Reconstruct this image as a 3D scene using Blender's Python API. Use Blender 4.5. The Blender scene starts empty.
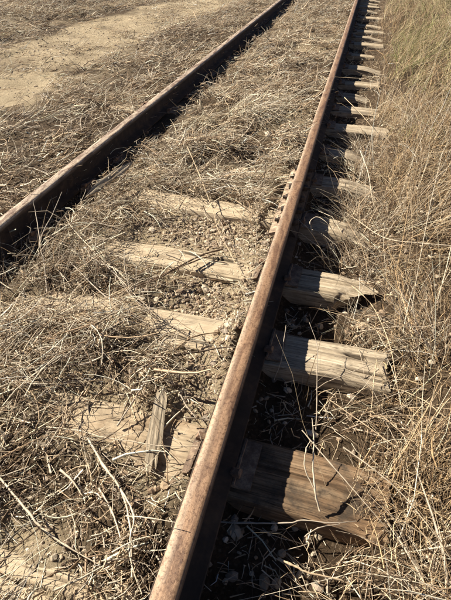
import bpy, math, random
import numpy as np
from math import radians, sin, cos, pi

random.seed(7)
rng = np.random.default_rng(7)
sc = bpy.context.scene
C = sc.collection

# ------------------------------------------------------------------ camera, light, exposure
PSI, PITCH = 14.577, 39.103          # heading left of the track, pitch below the horizon
cd = bpy.data.cameras.new('camera')
cd.sensor_fit = 'VERTICAL'
cd.sensor_height = 24.0
cd.lens = 24.0 * 470 / 600
cd.clip_start, cd.clip_end = 0.02, 2000
cam = bpy.data.objects.new('camera', cd)
C.objects.link(cam)
cam.location = (0, 0, 1.451)
cam.rotation_euler = (radians(90 - PITCH), 0, radians(PSI))
sc.camera = cam

SUN_DIR = np.array([-1.30, 0.22, 1.0])               # towards the sun: low on the left, a little ahead
SUN_DIR /= np.linalg.norm(SUN_DIR)
elev = math.asin(SUN_DIR[2])
azim = math.atan2(SUN_DIR[0], SUN_DIR[1])            # clockwise from +Y
w = bpy.data.worlds.new('World')
sc.world = w
w.use_nodes = True
nt = w.node_tree
sky = nt.nodes.new('ShaderNodeTexSky')
sky.sky_type = 'NISHITA'
sky.sun_disc = False
sky.sun_elevation = elev
sky.sun_rotation = azim
sky.air_density, sky.dust_density, sky.ozone_density = 0.32, 0.0, 1.0
nt.nodes['Background'].inputs['Strength'].default_value = 0.05
nt.links.new(sky.outputs[0], nt.nodes['Background'].inputs['Color'])

sl = bpy.data.lights.new('sun', 'SUN')
sl.energy, sl.angle, sl.color = 5.0, radians(0.53), (1.0, 0.91, 0.765)
so = bpy.data.objects.new('sun', sl)
C.objects.link(so)
so.location = tuple(SUN_DIR * 30)
import mathutils
so.rotation_euler = mathutils.Vector(SUN_DIR).to_track_quat('Z', 'Y').to_euler()

sc.view_settings.view_transform = 'Standard'
sc.view_settings.look = 'None'
sc.view_settings.gamma = 1
sc.view_settings.exposure = 1.3

# ------------------------------------------------------------------ noise
def _h(ix, iy, seed):
    n = (ix.astype(np.int64) * 374761393 + iy.astype(np.int64) * 668265263 + seed * 974711) & 0xFFFFFFFF
    n = ((n ^ (n >> 13)) * 1274126177) & 0xFFFFFFFF
    n = n ^ (n >> 16)
    return (n & 0xFFFFFF) / float(0xFFFFFF)

def vn(x, y, seed=0):
    x = np.asarray(x, float); y = np.asarray(y, float)
    ix, iy = np.floor(x), np.floor(y)
    fx, fy = x - ix, y - iy
    fx = fx * fx * (3 - 2 * fx); fy = fy * fy * (3 - 2 * fy)
    a, b = _h(ix, iy, seed), _h(ix + 1, iy, seed)
    c, d = _h(ix, iy + 1, seed), _h(ix + 1, iy + 1, seed)
    return (a + (b - a) * fx) * (1 - fy) + (c + (d - c) * fx) * fy      # 0..1

def fbm(x, y, seed=0, o=4):
    s, a, t = 0, 1.0, 0
    for k in range(o):
        s = s + a * vn(x * 2 ** k + 17.3 * k, y * 2 ** k - 9.1 * k, seed + k)
        t += a; a *= .5
    return s / t

def ss(a, b, x):
    t = np.clip((np.asarray(x, float) - a) / (b - a), 0, 1)
    return t * t * (3 - 2 * t)

def blob(x, y, cx, cy, rx, ry, rot=0):
    c, s = cos(rot), sin(rot)
    dx, dy = x - cx, y - cy
    u, v = (dx * c + dy * s) / rx, (-dx * s + dy * c) / ry
    return np.exp(-(u * u + v * v) ** 1.5)

# ------------------------------------------------------------------ the lie of the land (track runs along +Y, tie tops at z = 0)
TIES = [-1.95, -1.4, -.84, -.27, .30, .87, 1.46, 1.985, 2.56, 3.2, 3.8, 4.345, 4.925, 5.41, 5.86, 6.6, 7.36,
        8.1, 8.6, 9.17, 9.8, 10.55, 11.4, 12.0, 12.5, 13.1, 13.7, 14.25, 14.9, 15.5]
RX, LX = -.2545, -1.7595                 # centre lines of the two rails

def path_c(y): return -4.15 + .085 * np.clip(y - 6, -6, 9) + .12 * np.sin(y * .55)
def path_mask(x, y):
    wob = (fbm(x * 1.3, y * 1.3, 40) - .5) * .9
    d = np.abs(x - path_c(y)) + wob * .6
    return 1 - ss(.62, 1.02, d)

def beside_joint(x, y): return ss(-.44, -.39, x) * ss(2.22, 2.32, y) * (1 - ss(3.2, 3.32, y)) * (x < -.2)
def bare(x, y):
    """places between the rails where soil, gravel or tie shows through the litter"""
    b = 1.3 * blob(x, y, -.84, 2.05, .52, .2) + 1.0 * blob(x, y, -.62, 2.38, .42, .16) + .95 * blob(x, y, -.95, 2.62, .5, .12) \
      + .9 * blob(x, y, -.55, 1.75, .26, .28) + 1.25 * blob(x, y, -.76, .95, .30, .15, -.3) + .85 * blob(x, y, -.43, .92, .12, .28) \
      + 1.2 * blob(x, y, -.58, 1.48, .25, .14) + 1.2 * blob(x, y, -1.03, 1.5, .22, .11) + 1.1 * blob(x, y, -.80, .42, .2, .14) \
      + .6 * blob(x, y, -.6, .36, .12, .1) + .8 * blob(x, y, -.44, 1.25, .13, .35) + .55 * blob(x, y, -.5, 2.95, .25, .1) + .95 * blob(x, y, -.58, 3.2, .27, .10) + .95 * blob(x, y, -.62, 7.36, .5, .10) + .95 * blob(x, y, -.6, 8.1, .5, .10) + .9 * blob(x, y, -1.0, 5.86, .35, .10) + .8 * blob(x, y, -.7, 9.8, .5, .11)
    b = b + 1.0 * beside_joint(x, y)
    return np.clip(b, 0, 1)

def H(x, y):
    x = np.asarray(x, float); y = np.asarray(y, float)
    hol = np.clip(blob(x, y, .42, .76, .10, .18) + blob(x, y, .42, 1.34, .09, .16), 0, 1)
    n1 = fbm(x * 1.1, y * 1.1, 1) - .5
    n2 = fbm(x * 4.5, y * 4.5, 5) - .5
    n3 = fbm(x * 19, y * 19, 9, 3) - .5
    inside = ss(-1.80, -1.62, x) * (1 - ss(-.34, -.28, x))
    right = ss(-.25, -.13, x)
    left = 1 - ss(-1.95, -1.74, x)
    b = bare(x, y)
    pit = np.clip(blob(x, y, -.60, 2.34, .46, .17) + .6 * blob(x, y, -.55, 1.73, .26, .2), 0, 1)
    z_in = (1 - b) * (.012 + .05 * n1 + .07 * n2) + b * (-.019 + .038 * n2 + .015 * n1) - .026 * pit + .010 * ss(3.0, 4.0, y)
    cover = blob(x, y, -.36, 1.46, .09, .2) + blob(x, y, -.86, 1.48, .10, .2) + blob(x, y, -1.12, .95, .2, .2) + .9 * blob(x, y, -.40, 2.0, .10, .18) \
        + .9 * blob(x, y, -1.28, 2.05, .12, .2) + .9 * blob(x, y, -.40, 2.58, .07, .12) + .8 * blob(x, y, -.66, .38, .14, .12) + .6 * blob(x, y, -.72, .80, .2, .06)
    z_in = z_in + .034 * np.clip(cover, 0, 1) * (.6 + .8 * vn(x * 14, y * 14, 71))
    z_in = np.where(x < -1.3, z_in * ss(-1.62, -1.4, x) + .012 * (1 - ss(-1.62, -1.4, x)), z_in)
    z_in = z_in + .022 * ss(-.50, -.36, x) * ss(.35, .6, vn(y * 2.2, x * 0 + 3, 66)) * (1 - beside_joint(x, y)) - .012 * beside_joint(x, y)
    verge = ss(.16, .55, x)
    z_r = (-.078 + .025 * ss(2.8, 4.5, y)) * (1 - verge) + verge * (.02 + .10 * n1 + .05 * n2) - .05 * hol * verge + .045 * n2 * (1 - verge)
    z_l = .015 + .05 * ss(-2.2, -2.7, x) * 0 + .12 * n1 + .05 * n2
    pm = path_mask(x, y)
    z_l = z_l * (1 - .6 * pm) - .03 * pm + pm * (.03 * (fbm(x * 2.2, y * 6, 95, 4) - .5) + .03 * n2)
    rut = np.exp(-((x - path_c(y) + 1.15) / .22) ** 2)
    z_l = z_l - .06 * rut + .11 * ss(-5.5, -6.3, x + .4 * n1) * 1.0
    z_u = -.004
    wi, wr, wl = inside, right, left
    s = np.clip(1 - wi - wr - wl, 0, 1)
    return z_in * wi + z_r * wr + z_l * wl + z_u * s + .012 * n3

# ------------------------------------------------------------------ materials
def new_mat(name):
    m = bpy.data.materials.new(name)
    m.use_nodes = True
    n = m.node_tree
    return m, n, n.nodes['Principled BSDF']

def node(n, t, **kw):
    x = n.nodes.new(t)
    for k, v in kw.items():
        if k.startswith('_'): setattr(x, k[1:], v)
        else: x.inputs[k.replace('_', ' ')].default_value = v
    return x

def ramp(n, fac, stops):
    r = n.nodes.new('ShaderNodeValToRGB')
    e = r.color_ramp.elements
    while len(e) < len(stops): e.new(.5)
    for q, (p, c) in zip(e, stops):
        q.position = p; q.color = (*c, 1)
    n.links.new(fac, r.inputs[0])
    return r.outputs[0]

def mixc(n, fac, a, b, mode='MIX'):
    m = n.nodes.new('ShaderNodeMix'); m.data_type = 'RGBA'; m.blend_type = mode
    for s, v in ((0, fac), (6, a), (7, b)):
        if hasattr(v, 'links'): n.links.new(v, m.inputs[s])
        else: m.inputs[s].default_value = v if s == 0 else (*v, 1)
    return m.outputs[2]

def noise(n, scale, detail=4, rough=.6, vec=None, dist=0):
    t = node(n, 'ShaderNodeTexNoise', Scale=scale, Detail=detail, Roughness=rough, Distortion=dist)
    if vec is not None: n.links.new(vec, t.inputs['Vector'])
    return t.outputs['Fac']

def objvec(n, scale=(1, 1, 1)):
    tc = n.nodes.new('ShaderNodeTexCoord')
    mp = n.nodes.new('ShaderNodeMapping'); mp.inputs['Scale'].default_value = scale
    n.links.new(tc.outputs['Object'], mp.inputs['Vector'])
    return mp.outputs[0]

def bump(n, h, b, strength=.5, dist=.01):
    x = node(n, 'ShaderNodeBump', Strength=strength, Distance=dist)
    n.links.new(h, x.inputs['Height']); n.links.new(x.outputs[0], b.inputs['Normal'])

def soil_mat():
    m, n, b = new_mat('soil')
    v = objvec(n)
    def earth(dark, mid, pale, peb):
        c = ramp(n, noise(n, 3.0, 8, .7, v), [(.3, dark), (.5, mid), (.7, pale)])
        c = mixc(n, .55, c, ramp(n, noise(n, 60, 5, .7, v), [(.3, dark), (.55, mid), (.75, pale)]))
        vo = node(n, 'ShaderNodeTexVoronoi', Scale=110); n.links.new(v, vo.inputs['Vector'])
        return mixc(n, ramp(n, vo.outputs['Color'], [(.66, (0, 0, 0)), (.95, (.5, .5, .5))]), c, peb)
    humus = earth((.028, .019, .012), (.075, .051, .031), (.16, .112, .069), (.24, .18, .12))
    sand = earth((.235, .178, .108), (.42, .34, .225), (.54, .45, .31), (.27, .21, .14))
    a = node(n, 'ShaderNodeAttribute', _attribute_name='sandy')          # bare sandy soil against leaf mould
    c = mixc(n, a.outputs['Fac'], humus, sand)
    n.links.new(c, b.inputs['Base Color'])
    b.inputs['Roughness'].default_value = .95
    b.inputs['Specular IOR Level'].default_value = .15
    b1 = node(n, 'ShaderNodeBump', Strength=.8, Distance=.035); n.links.new(noise(n, 16, 7, .72, v), b1.inputs['Height'])
    b2 = node(n, 'ShaderNodeBump', Strength=.9, Distance=.012); n.links.new(noise(n, 120, 6, .75, v), b2.inputs['Height'])
    n.links.new(b1.outputs[0], b2.inputs['Normal']); n.links.new(b2.outputs[0], b.inputs['Normal'])
    return m

M = {}
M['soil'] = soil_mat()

def straw_mat(name, trans=.15):
    m, n, b = new_mat(name)
    a = node(n, 'ShaderNodeAttribute', _attribute_name='col')
    v = objvec(n)
    c = mixc(n, .35, a.outputs['Color'], ramp(n, noise(n, 90, 3, .6, v), [(.3, (.35, .28, .2)), (.7, (1, 1, 1))]), 'MULTIPLY')
    n.links.new(c, b.inputs['Base Color'])
    b.inputs['Roughness'].default_value = .6
    b.inputs['Specular IOR Level'].default_value = .3
    if trans:
        t = n.nodes.new('ShaderNodeBsdfTranslucent'); n.links.new(c, t.inputs['Color'])
        x = n.nodes.new('ShaderNodeMixShader'); x.inputs[0].default_value = trans
        n.links.new(b.outputs[0], x.inputs[1]); n.links.new(t.outputs[0], x.inputs[2])
        n.links.new(x.outputs[0], n.nodes['Material Output'].inputs[0])
    return m
M['straw'] = straw_mat('dry_straw')
M['stem'] = straw_mat('woody_stem', 0)

def rock_mat():
    m, n, b = new_mat('stone')
    a = node(n, 'ShaderNodeAttribute', _attribute_name='col')
    v = objvec(n)
    c = mixc(n, .6, a.outputs['Color'], ramp(n, noise(n, 45, 6, .7, v), [(.3, (.5, .45, .4)), (.7, (1, 1, 1))]), 'MULTIPLY')
    n.links.new(c, b.inputs['Base Color'])
    b.inputs['Roughness'].default_value = .9
    bump(n, noise(n, 160, 5, .7, v), b, .5, .004)
    return m
M['stone'] = rock_mat()

def wood_mat(name, dark, mid, pale, stain=None, lichen=.0):
    m, n, b = new_mat(name)
    v = objvec(n, (1.4, 26, 26))
    v2 = objvec(n, (5, 140, 140))
    v3 = objvec(n)
    g = noise(n, 1.0, 8, .65, v, .6)
    c = ramp(n, g, [(.30, dark), (.48, mid), (.68, pale)])
    c = mixc(n, .6, c, ramp(n, noise(n, 1.0, 5, .7, v2), [(.32, (.33, .28, .23)), (.6, (1, 1, 1))]), 'MULTIPLY')
    if stain:
        c = mixc(n, ramp(n, noise(n, 7, 6, .7, v3), [(.45, (0, 0, 0)), (.62, (1, 1, 1))]), c, stain)
    c = mixc(n, .5, c, ramp(n, noise(n, 14, 6, .7, v3), [(.3, (.45, .4, .36)), (.6, (1, 1, 1))]), 'MULTIPLY')
    v5 = objvec(n, (.9, 55, 30))
    c = mixc(n, ramp(n, noise(n, 1.0, 6, .6, v5, .4), [(.485, (0, 0, 0)), (.497, (.85, .85, .85)), (.503, (.85, .85, .85)), (.515, (0, 0, 0))]), c, tuple(.35 * q for q in dark))
    # dust and sand trodden into the stretch between the rails
    sx = n.nodes.new('ShaderNodeSeparateXYZ'); n.links.new(v3, sx.inputs[0])
    mr = node(n, 'ShaderNodeMapRange', From_Min=-.28, From_Max=-.40); n.links.new(sx.outputs['X'], mr.inputs['Value'])
    du = n.nodes.new('ShaderNodeMath'); du.operation = 'MULTIPLY'
    n.links.new(mr.outputs[0], du.inputs[0])
    n.links.new(ramp(n, noise(n, 6, 7, .7, v3), [(.36, (0, 0, 0)), (.56, (.8, .8, .8))]), du.inputs[1])
    c = mixc(n, du.outputs[0], c, (.50, .405, .28))
    a = node(n, 'ShaderNodeAttribute', _attribute_name='crack')
    c = mixc(n, a.outputs['Fac'], c, tuple(.3 * q for q in dark))
    n.links.new(c, b.inputs['Base Color'])
    b.inputs['Roughness'].default_value = .85
    b.inputs['Specular IOR Level'].default_value = .2
    bump(n, noise(n, 1.0, 6, .7, v2), b, .7, .004)
    return m
M['tie_brown'] = wood_mat('creosoted_brown_wood', (.08, .05, .03), (.29, .19, .112), (.48, .36, .235), (.075, .056, .04))
M['tie_tan'] = wood_mat('weathered_tan_wood', (.21, .16, .105), (.52, .43, .305), (.68, .585, .44))
M['tie_grey'] = wood_mat('weathered_grey_wood', (.19, .15, .11), (.53, .445, .325), (.70, .61, .46))

def rail_mat(name, base=(.30, .19, .125), lip=0):
    m, n, b = new_mat(name)
    v = objvec(n, (30, 2.2, 30)); v3 = objvec(n); v4 = objvec(n, (60, 9, 60))
    shaded_rust = ramp(n, noise(n, 11, 8, .7, v3), [(.3, (.02, .013, .009)), (.5, (.04, .025, .016)), (.7, (.085, .05, .03))])  # old rust, darkened further to put the web's shade into its colour
    head = ramp(n, noise(n, 1, 6, .65, v), [(.30, tuple(.62 * q for q in base)), (.5, base), (.72, tuple(1.3 * q for q in base))])
    dirt = ramp(n, noise(n, 1, 5, .7, v4), [(.50, (0, 0, 0)), (.62, (1, 1, 1))])
    patch = ramp(n, noise(n, 1, 5, .7, objvec(n, (26, 5, 26)), .4), [(.50, (0, 0, 0)), (.57, (1, 1, 1))])
    dirt2 = ramp(n, noise(n, 3.1, 4, .6, v3), [(.42, (0, 0, 0)), (.56, (1, 1, 1))])
    d = n.nodes.new('ShaderNodeMath'); d.operation = 'MULTIPLY'
    n.links.new(dirt, d.inputs[0]); n.links.new(dirt2, d.inputs[1])
    head = mixc(n, d.outputs[0], head, (.13, .068, .04))
    head = mixc(n, mixc(n, .72, (0, 0, 0), patch), head, (.135, .068, .036))
    if lip:      # gauge corner: worn edge and its sun highlight, both painted paler
        sx = n.nodes.new('ShaderNodeSeparateXYZ'); n.links.new(v3, sx.inputs[0])
        mr = node(n, 'ShaderNodeMapRange', From_Min=-.006, From_Max=-.022); n.links.new(sx.outputs['X'], mr.inputs['Value'])
        lf = n.nodes.new('ShaderNodeMath'); lf.operation = 'MULTIPLY'; n.links.new(mr.outputs[0], lf.inputs[0])
        n.links.new(ramp(n, noise(n, 1, 6, .7, objvec(n, (40, 9, 40))), [(.36, (.1, .1, .1)), (.56, (.6, .6, .6))]), lf.inputs[1])
        head = mixc(n, lf.outputs[0], head, (.50, .40, .29))
    pit = ramp(n, noise(n, 95, 6, .8, v3), [(.40, (.38, .29, .23)), (.50, (1, 1, 1))])
    head = mixc(n, .8, head, pit, 'MULTIPLY')
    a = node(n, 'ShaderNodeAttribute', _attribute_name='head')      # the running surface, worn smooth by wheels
    c = mixc(n, a.outputs['Fac'], shaded_rust, head)
    n.links.new(c, b.inputs['Base Color'])
    me = n.nodes.new('ShaderNodeMath'); me.operation = 'MULTIPLY'; me.inputs[1].default_value = .12
    n.links.new(a.outputs['Fac'], me.inputs[0]); n.links.new(me.outputs[0], b.inputs['Metallic'])
    r = n.nodes.new('ShaderNodeMapRange')
    r.inputs['To Min'].default_value = .9; r.inputs['To Max'].default_value = .52
    n.links.new(a.outputs['Fac'], r.inputs['Value']); n.links.new(r.outputs[0], b.inputs['Roughness'])
    bump(n, noise(n, 110, 7, .8, v3), b, .5, .004)
    return m
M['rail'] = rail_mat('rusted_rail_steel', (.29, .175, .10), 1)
M['rail_sheen'] = rail_mat('worn_sun_sheen_rail_steel', (.49, .395, .295))  # worn steel with the sun's sheen on the left head put into the colour

def iron_mat(name, a, b_, c_):
    m, n, b = new_mat(name)
    v = objvec(n)
    c = ramp(n, noise(n, 26, 8, .75, v), [(.34, a), (.5, b_), (.64, c_)])
    n.links.new(c, b.inputs['Base Color'])
    b.inputs['Roughness'].default_value = .85
    bump(n, noise(n, 150, 6, .7, v), b, .6, .004)
    return m
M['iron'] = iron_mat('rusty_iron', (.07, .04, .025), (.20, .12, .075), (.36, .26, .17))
M['dark_iron'] = iron_mat('rust_and_shade_iron', (.02, .014, .010), (.05, .032, .022), (.11, .07, .045))  # rusty bolts; also the shade painted into the right joint bar
M['sunlit_dusty_iron'] = iron_mat('sunlit_dust_iron', (.10, .07, .048), (.28, .205, .14), (.50, .40, .29))  # dusty bar on the sun side, sunlight put into its pale colour
M['plate_iron'] = iron_mat('dirt_caked_iron', (.06, .04, .027), (.15, .10, .068), (.30, .22, .15))

# ------------------------------------------------------------------ mesh helpers
def mesh_np(name, V, F, mat, attrs=None, smooth=True):
    """V (n,3); F (m,k) all faces of k corners"""
    me = bpy.data.meshes.new(name)
    V = np.asarray(V, np.float32); F = np.asarray(F, np.int32)
    k = F.shape[1]
    me.vertices.add(len(V)); me.vertices.foreach_set('co', V.ravel())
    me.loops.add(F.size); me.loops.foreach_set('vertex_index', F.ravel())
    me.polygons.add(len(F))
    me.polygons.foreach_set('loop_start', np.arange(0, F.size, k, dtype=np.int32))
    me.polygons.foreach_set('loop_total', np.full(len(F), k, np.int32))
    me.polygons.foreach_set('use_smooth', np.full(len(F), smooth, bool))
    for an, (ty, val) in (attrs or {}).items():
        at = me.attributes.new(an, ty, 'POINT')
        if ty == 'FLOAT_COLOR': at.data.foreach_set('color', np.asarray(val, np.float32).ravel())
        else: at.data.foreach_set('value', np.asarray(val, np.float32).ravel())
    me.update(calc_edges=True)
    me.validate()
    me.materials.append(mat)
    return me

def link(name, me, parent=None, loc=(0, 0, 0), rot=(0, 0, 0)):
    o = bpy.data.objects.new(name, me)
    C.objects.link(o)
    o.location = loc; o.rotation_euler = rot
    if parent: o.parent = parent
    return o

def tag(o, label=None, cat=None, group=None, kind=None):
    for k, v in (('label', label), ('category', cat), ('group', group), ('kind', kind)):
        if v: o[k] = v
    return o

def py_mesh(name, V, F, mat, smooth=False):
    me = bpy.data.meshes.new(name)
    me.from_pydata([tuple(map(float, v)) for v in V], [], [tuple(map(int, f)) for f in F])
    me.validate(); me.update()
    if smooth: me.polygons.foreach_set('use_smooth', [True] * len(me.polygons))
    me.materials.append(mat)
    return me

# ------------------------------------------------------------------ ground
def axis(parts):
    a = [np.arange(p, q, s) for p, q, s in parts]
    return np.concatenate(a)
gx = np.concatenate([-np.geomspace(300, 9, 12), axis([(-8.6, -5, .075), (-5, -2.3, .05), (-2.3, -.1, .022), (-.1, .8, .028), (.8, 2.6, .07), (2.6, 6, .3)]), np.geomspace(6, 300, 12)])
gy = np.concatenate([-np.geomspace(300, 3, 10), axis([(-2.4, .2, .12), (.2, 3.2, .025), (3.2, 6, .045), (6, 14.5, .09), (14.5, 22, .4)]), np.geomspace(22, 400, 12)])
GX, GY = np.meshgrid(gx, gy)
GZ = H(GX, GY)
nx, ny = len(gx), len(gy)
V = np.stack([GX, GY, GZ], -1).reshape(-1, 3)
idx = np.arange(nx * ny).reshape(ny, nx)
F = np.stack([idx[:-1, :-1], idx[:-1, 1:], idx[1:, 1:], idx[1:, :-1]], -1).reshape(-1, 4)
cx = V[F][:, :, 0].mean(1); cy = V[F][:, :, 1].mean(1)
pm = (path_mask(cx, cy) > .5) & (cx < -2.4)
def sub(name, sel, mat):
    f = F[sel]; u, inv = np.unique(f, return_inverse=True)
    x, y = V[u][:, 0], V[u][:, 1]
    nz = fbm(x * 2.5, y * 2.5, 91, 4)
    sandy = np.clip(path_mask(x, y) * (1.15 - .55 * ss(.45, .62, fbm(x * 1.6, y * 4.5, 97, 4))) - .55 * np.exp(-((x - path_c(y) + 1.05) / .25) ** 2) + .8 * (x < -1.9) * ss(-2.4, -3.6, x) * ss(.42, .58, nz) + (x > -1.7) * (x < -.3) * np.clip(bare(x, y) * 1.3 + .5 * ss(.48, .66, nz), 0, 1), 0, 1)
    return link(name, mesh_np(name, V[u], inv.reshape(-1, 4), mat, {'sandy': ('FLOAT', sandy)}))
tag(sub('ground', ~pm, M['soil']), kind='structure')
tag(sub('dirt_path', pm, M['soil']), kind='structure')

# ------------------------------------------------------------------ rails
def rail_profile():
    h = .155                                         # foot at -h, head top at 0
    half = [(.0, .0), (.018, -.0006), (.027, -.0022), (.0325, -.0065), (.0345, -.013), (.0345, -.030), (.031, -.036), (.014, -.046),
            (.0085, -.060), (.0080, -.095), (.0115, -.120), (.022, -.130), (.066, -.141), (.068, -.144), (.068, -h)]
    p = [(-x, z) for x, z in half[::-1]] + half[1:]
    return p
RP = rail_profile()

def make_rail(x, y0, y1, mat, label, step=.12):
    ys = np.arange(y0, y1 + 1e-6, step) if y1 - y0 < 12 else np.concatenate([np.arange(y0, y0 + 14, step), np.linspace(y0 + 14, y1, 20)])
    ys[-1] = y1
    n = len(RP); V = []; hd = []
    for y in ys:
        dx = .006 * (vn(y * .7, x * 3, 3) - .5); dz = .003 * (vn(y * .9, x * 5, 4) - .5)
        for i, (px, pz) in enumerate(RP):
            wob = .0012 * (vn(y * 7, i * 1.7, 61) - .5)
            V.append((px + dx + (wob if abs(px) > .03 else 0), y - y0, pz + dz))
            hd.append(1.0 if pz > -.0075 else (.35 if pz > -.014 else 0))
    F = []
    for j in range(len(ys) - 1):
        for i in range(n):
            a, b = j * n + i, j * n + (i + 1) % n
            F.append((a, b, b + n, a + n))
    me = mesh_np('rail', V, F, mat, {'head': ('FLOAT', hd)}, True)
    import bmesh
    bm = bmesh.new(); bm.from_mesh(me); bm.verts.ensure_lookup_table()
    for base, flip in ((0, 0), ((len(ys) - 1) * n, 1)):
        vs = [bm.verts[base + i] for i in range(n)]
        bm.faces.new(vs if flip else vs[::-1])
    bmesh.ops.recalc_face_normals(bm, faces=bm.faces[:])
    bm.to_mesh(me); bm.free()
    me.set_sharp_from_angle(angle=radians(40))
    o = link('rail', me, None, (x, y0, .170))
    return tag(o, label, 'rail', 'rails of the track')

JOINT = 2.785
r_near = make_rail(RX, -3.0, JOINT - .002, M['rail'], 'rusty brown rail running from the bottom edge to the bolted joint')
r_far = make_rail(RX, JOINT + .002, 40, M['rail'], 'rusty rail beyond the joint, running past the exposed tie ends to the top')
r_left = make_rail(LX, -3.0, 40, M['rail_sheen'], 'pale topped rail on the left with a wholly black shaded side')

def box_v(x0, x1, y0, y1, z0, z1):
    return [(x0, y0, z0), (x1, y0, z0), (x1, y1, z0), (x0, y1, z0), (x0, y0, z1), (x1, y0, z1), (x1, y1, z1), (x0, y1, z1)]
BF = [(0, 3, 2, 1), (4, 5, 6, 7), (0, 1, 5, 4), (1, 2, 6, 5), (2, 3, 7, 6), (3, 0, 4, 7)]

# joint bars with their bolts, both sides of the joint (children of the near rail)
def joint_bar(side, parent, y_mid, half=.45):
    # profile in x (away from the web) and z relative to the rail head top
    p = [(.010, -.046), (.030, -.038), (.036, -.045), (.030, -.060), (.028, -.093), (.042, -.108), (.060 + .036 * (side < 0), -.130), (.062 + .037 * (side < 0), -.141), (.056, -.1455), (.022, -.128), (.0105, -.118)]
    n = len(p); V = []; F = []
    ys = np.linspace(-half, half, 13)
    for y in ys:
        for i, (px, pz) in enumerate(p):
            V.append((side * px, y_mid + y, pz + .0015 * (vn(y * 30, i, 8) - .5)))
    for j in range(len(ys) - 1):
        for i in range(n):
            a, b = j * n + i, j * n + (i + 1) % n
            F.append((a, b, b + n, a + n) if side > 0 else (b, a, a + n, b + n))
    F.append(tuple(range(n))); F.append(tuple(range((len(ys) - 1) * n, len(ys) * n))[::-1])
    me = py_mesh('joint_bar', V, F, M['sunlit_dusty_iron' if side < 0 else 'dark_iron'])  # same iron on both: sunlight painted into the left bar, shade into the right
    import bmesh
    bm = bmesh.new(); bm.from_mesh(me); bmesh.ops.recalc_face_normals(bm, faces=bm.faces[:]); bm.to_mesh(me); bm.free()
    o = link('joint_bar', me, parent)
    # a square nut on a short threaded end, or a domed bolt head
    def hexa(kind):
        V = []; F = []
        def prism(r, x0, x1, k, ph=0, taper=1.0):
            s = len(V)
            for xx, rr in ((x0, r), (x1, r * taper)):
                for q in range(k):
                    t = 2 * pi * q / k + ph
                    V.append((side * xx, rr * cos(t), rr * sin(t)))
            for q in range(k):
                F.append((s + q, s + (q + 1) % k, s + k + (q + 1) % k, s + k + q))
            F.append(tuple(s + q for q in range(k))[::-1]); F.append(tuple(s + k + q for q in range(k)))
        if kind == 'nut':
            prism(.022, .026, .034, 14); prism(.021, .034, .060, 4, pi / 4 + .2, .95); prism(.011, .060, .076, 10)
        else:
            prism(.022, .026, .046, 12); prism(.021, .046, .062, 12, 0, .75)
        me = py_mesh('bolt', V, F, M['dark_iron'])
        bm = bmesh.new(); bm.from_mesh(me); bmesh.ops.recalc_face_normals(bm, faces=bm.faces[:]); bm.to_mesh(me); bm.free()
        return me
    mn, mh = hexa('nut'), hexa('head')
    for k, yy in enumerate((-.375, -.235, -.08, .08, .235, .375)):
        nut = (k % 2 == 0) if side < 0 else (k % 2 == 1)
        b = link('bolt', mn if nut else mh, o, (0, y_mid + yy, -.079), (random.uniform(-.3, .3), 0, 0))
    return o
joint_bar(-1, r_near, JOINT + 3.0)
joint_bar(1, r_near, JOINT + 3.0)

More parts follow.
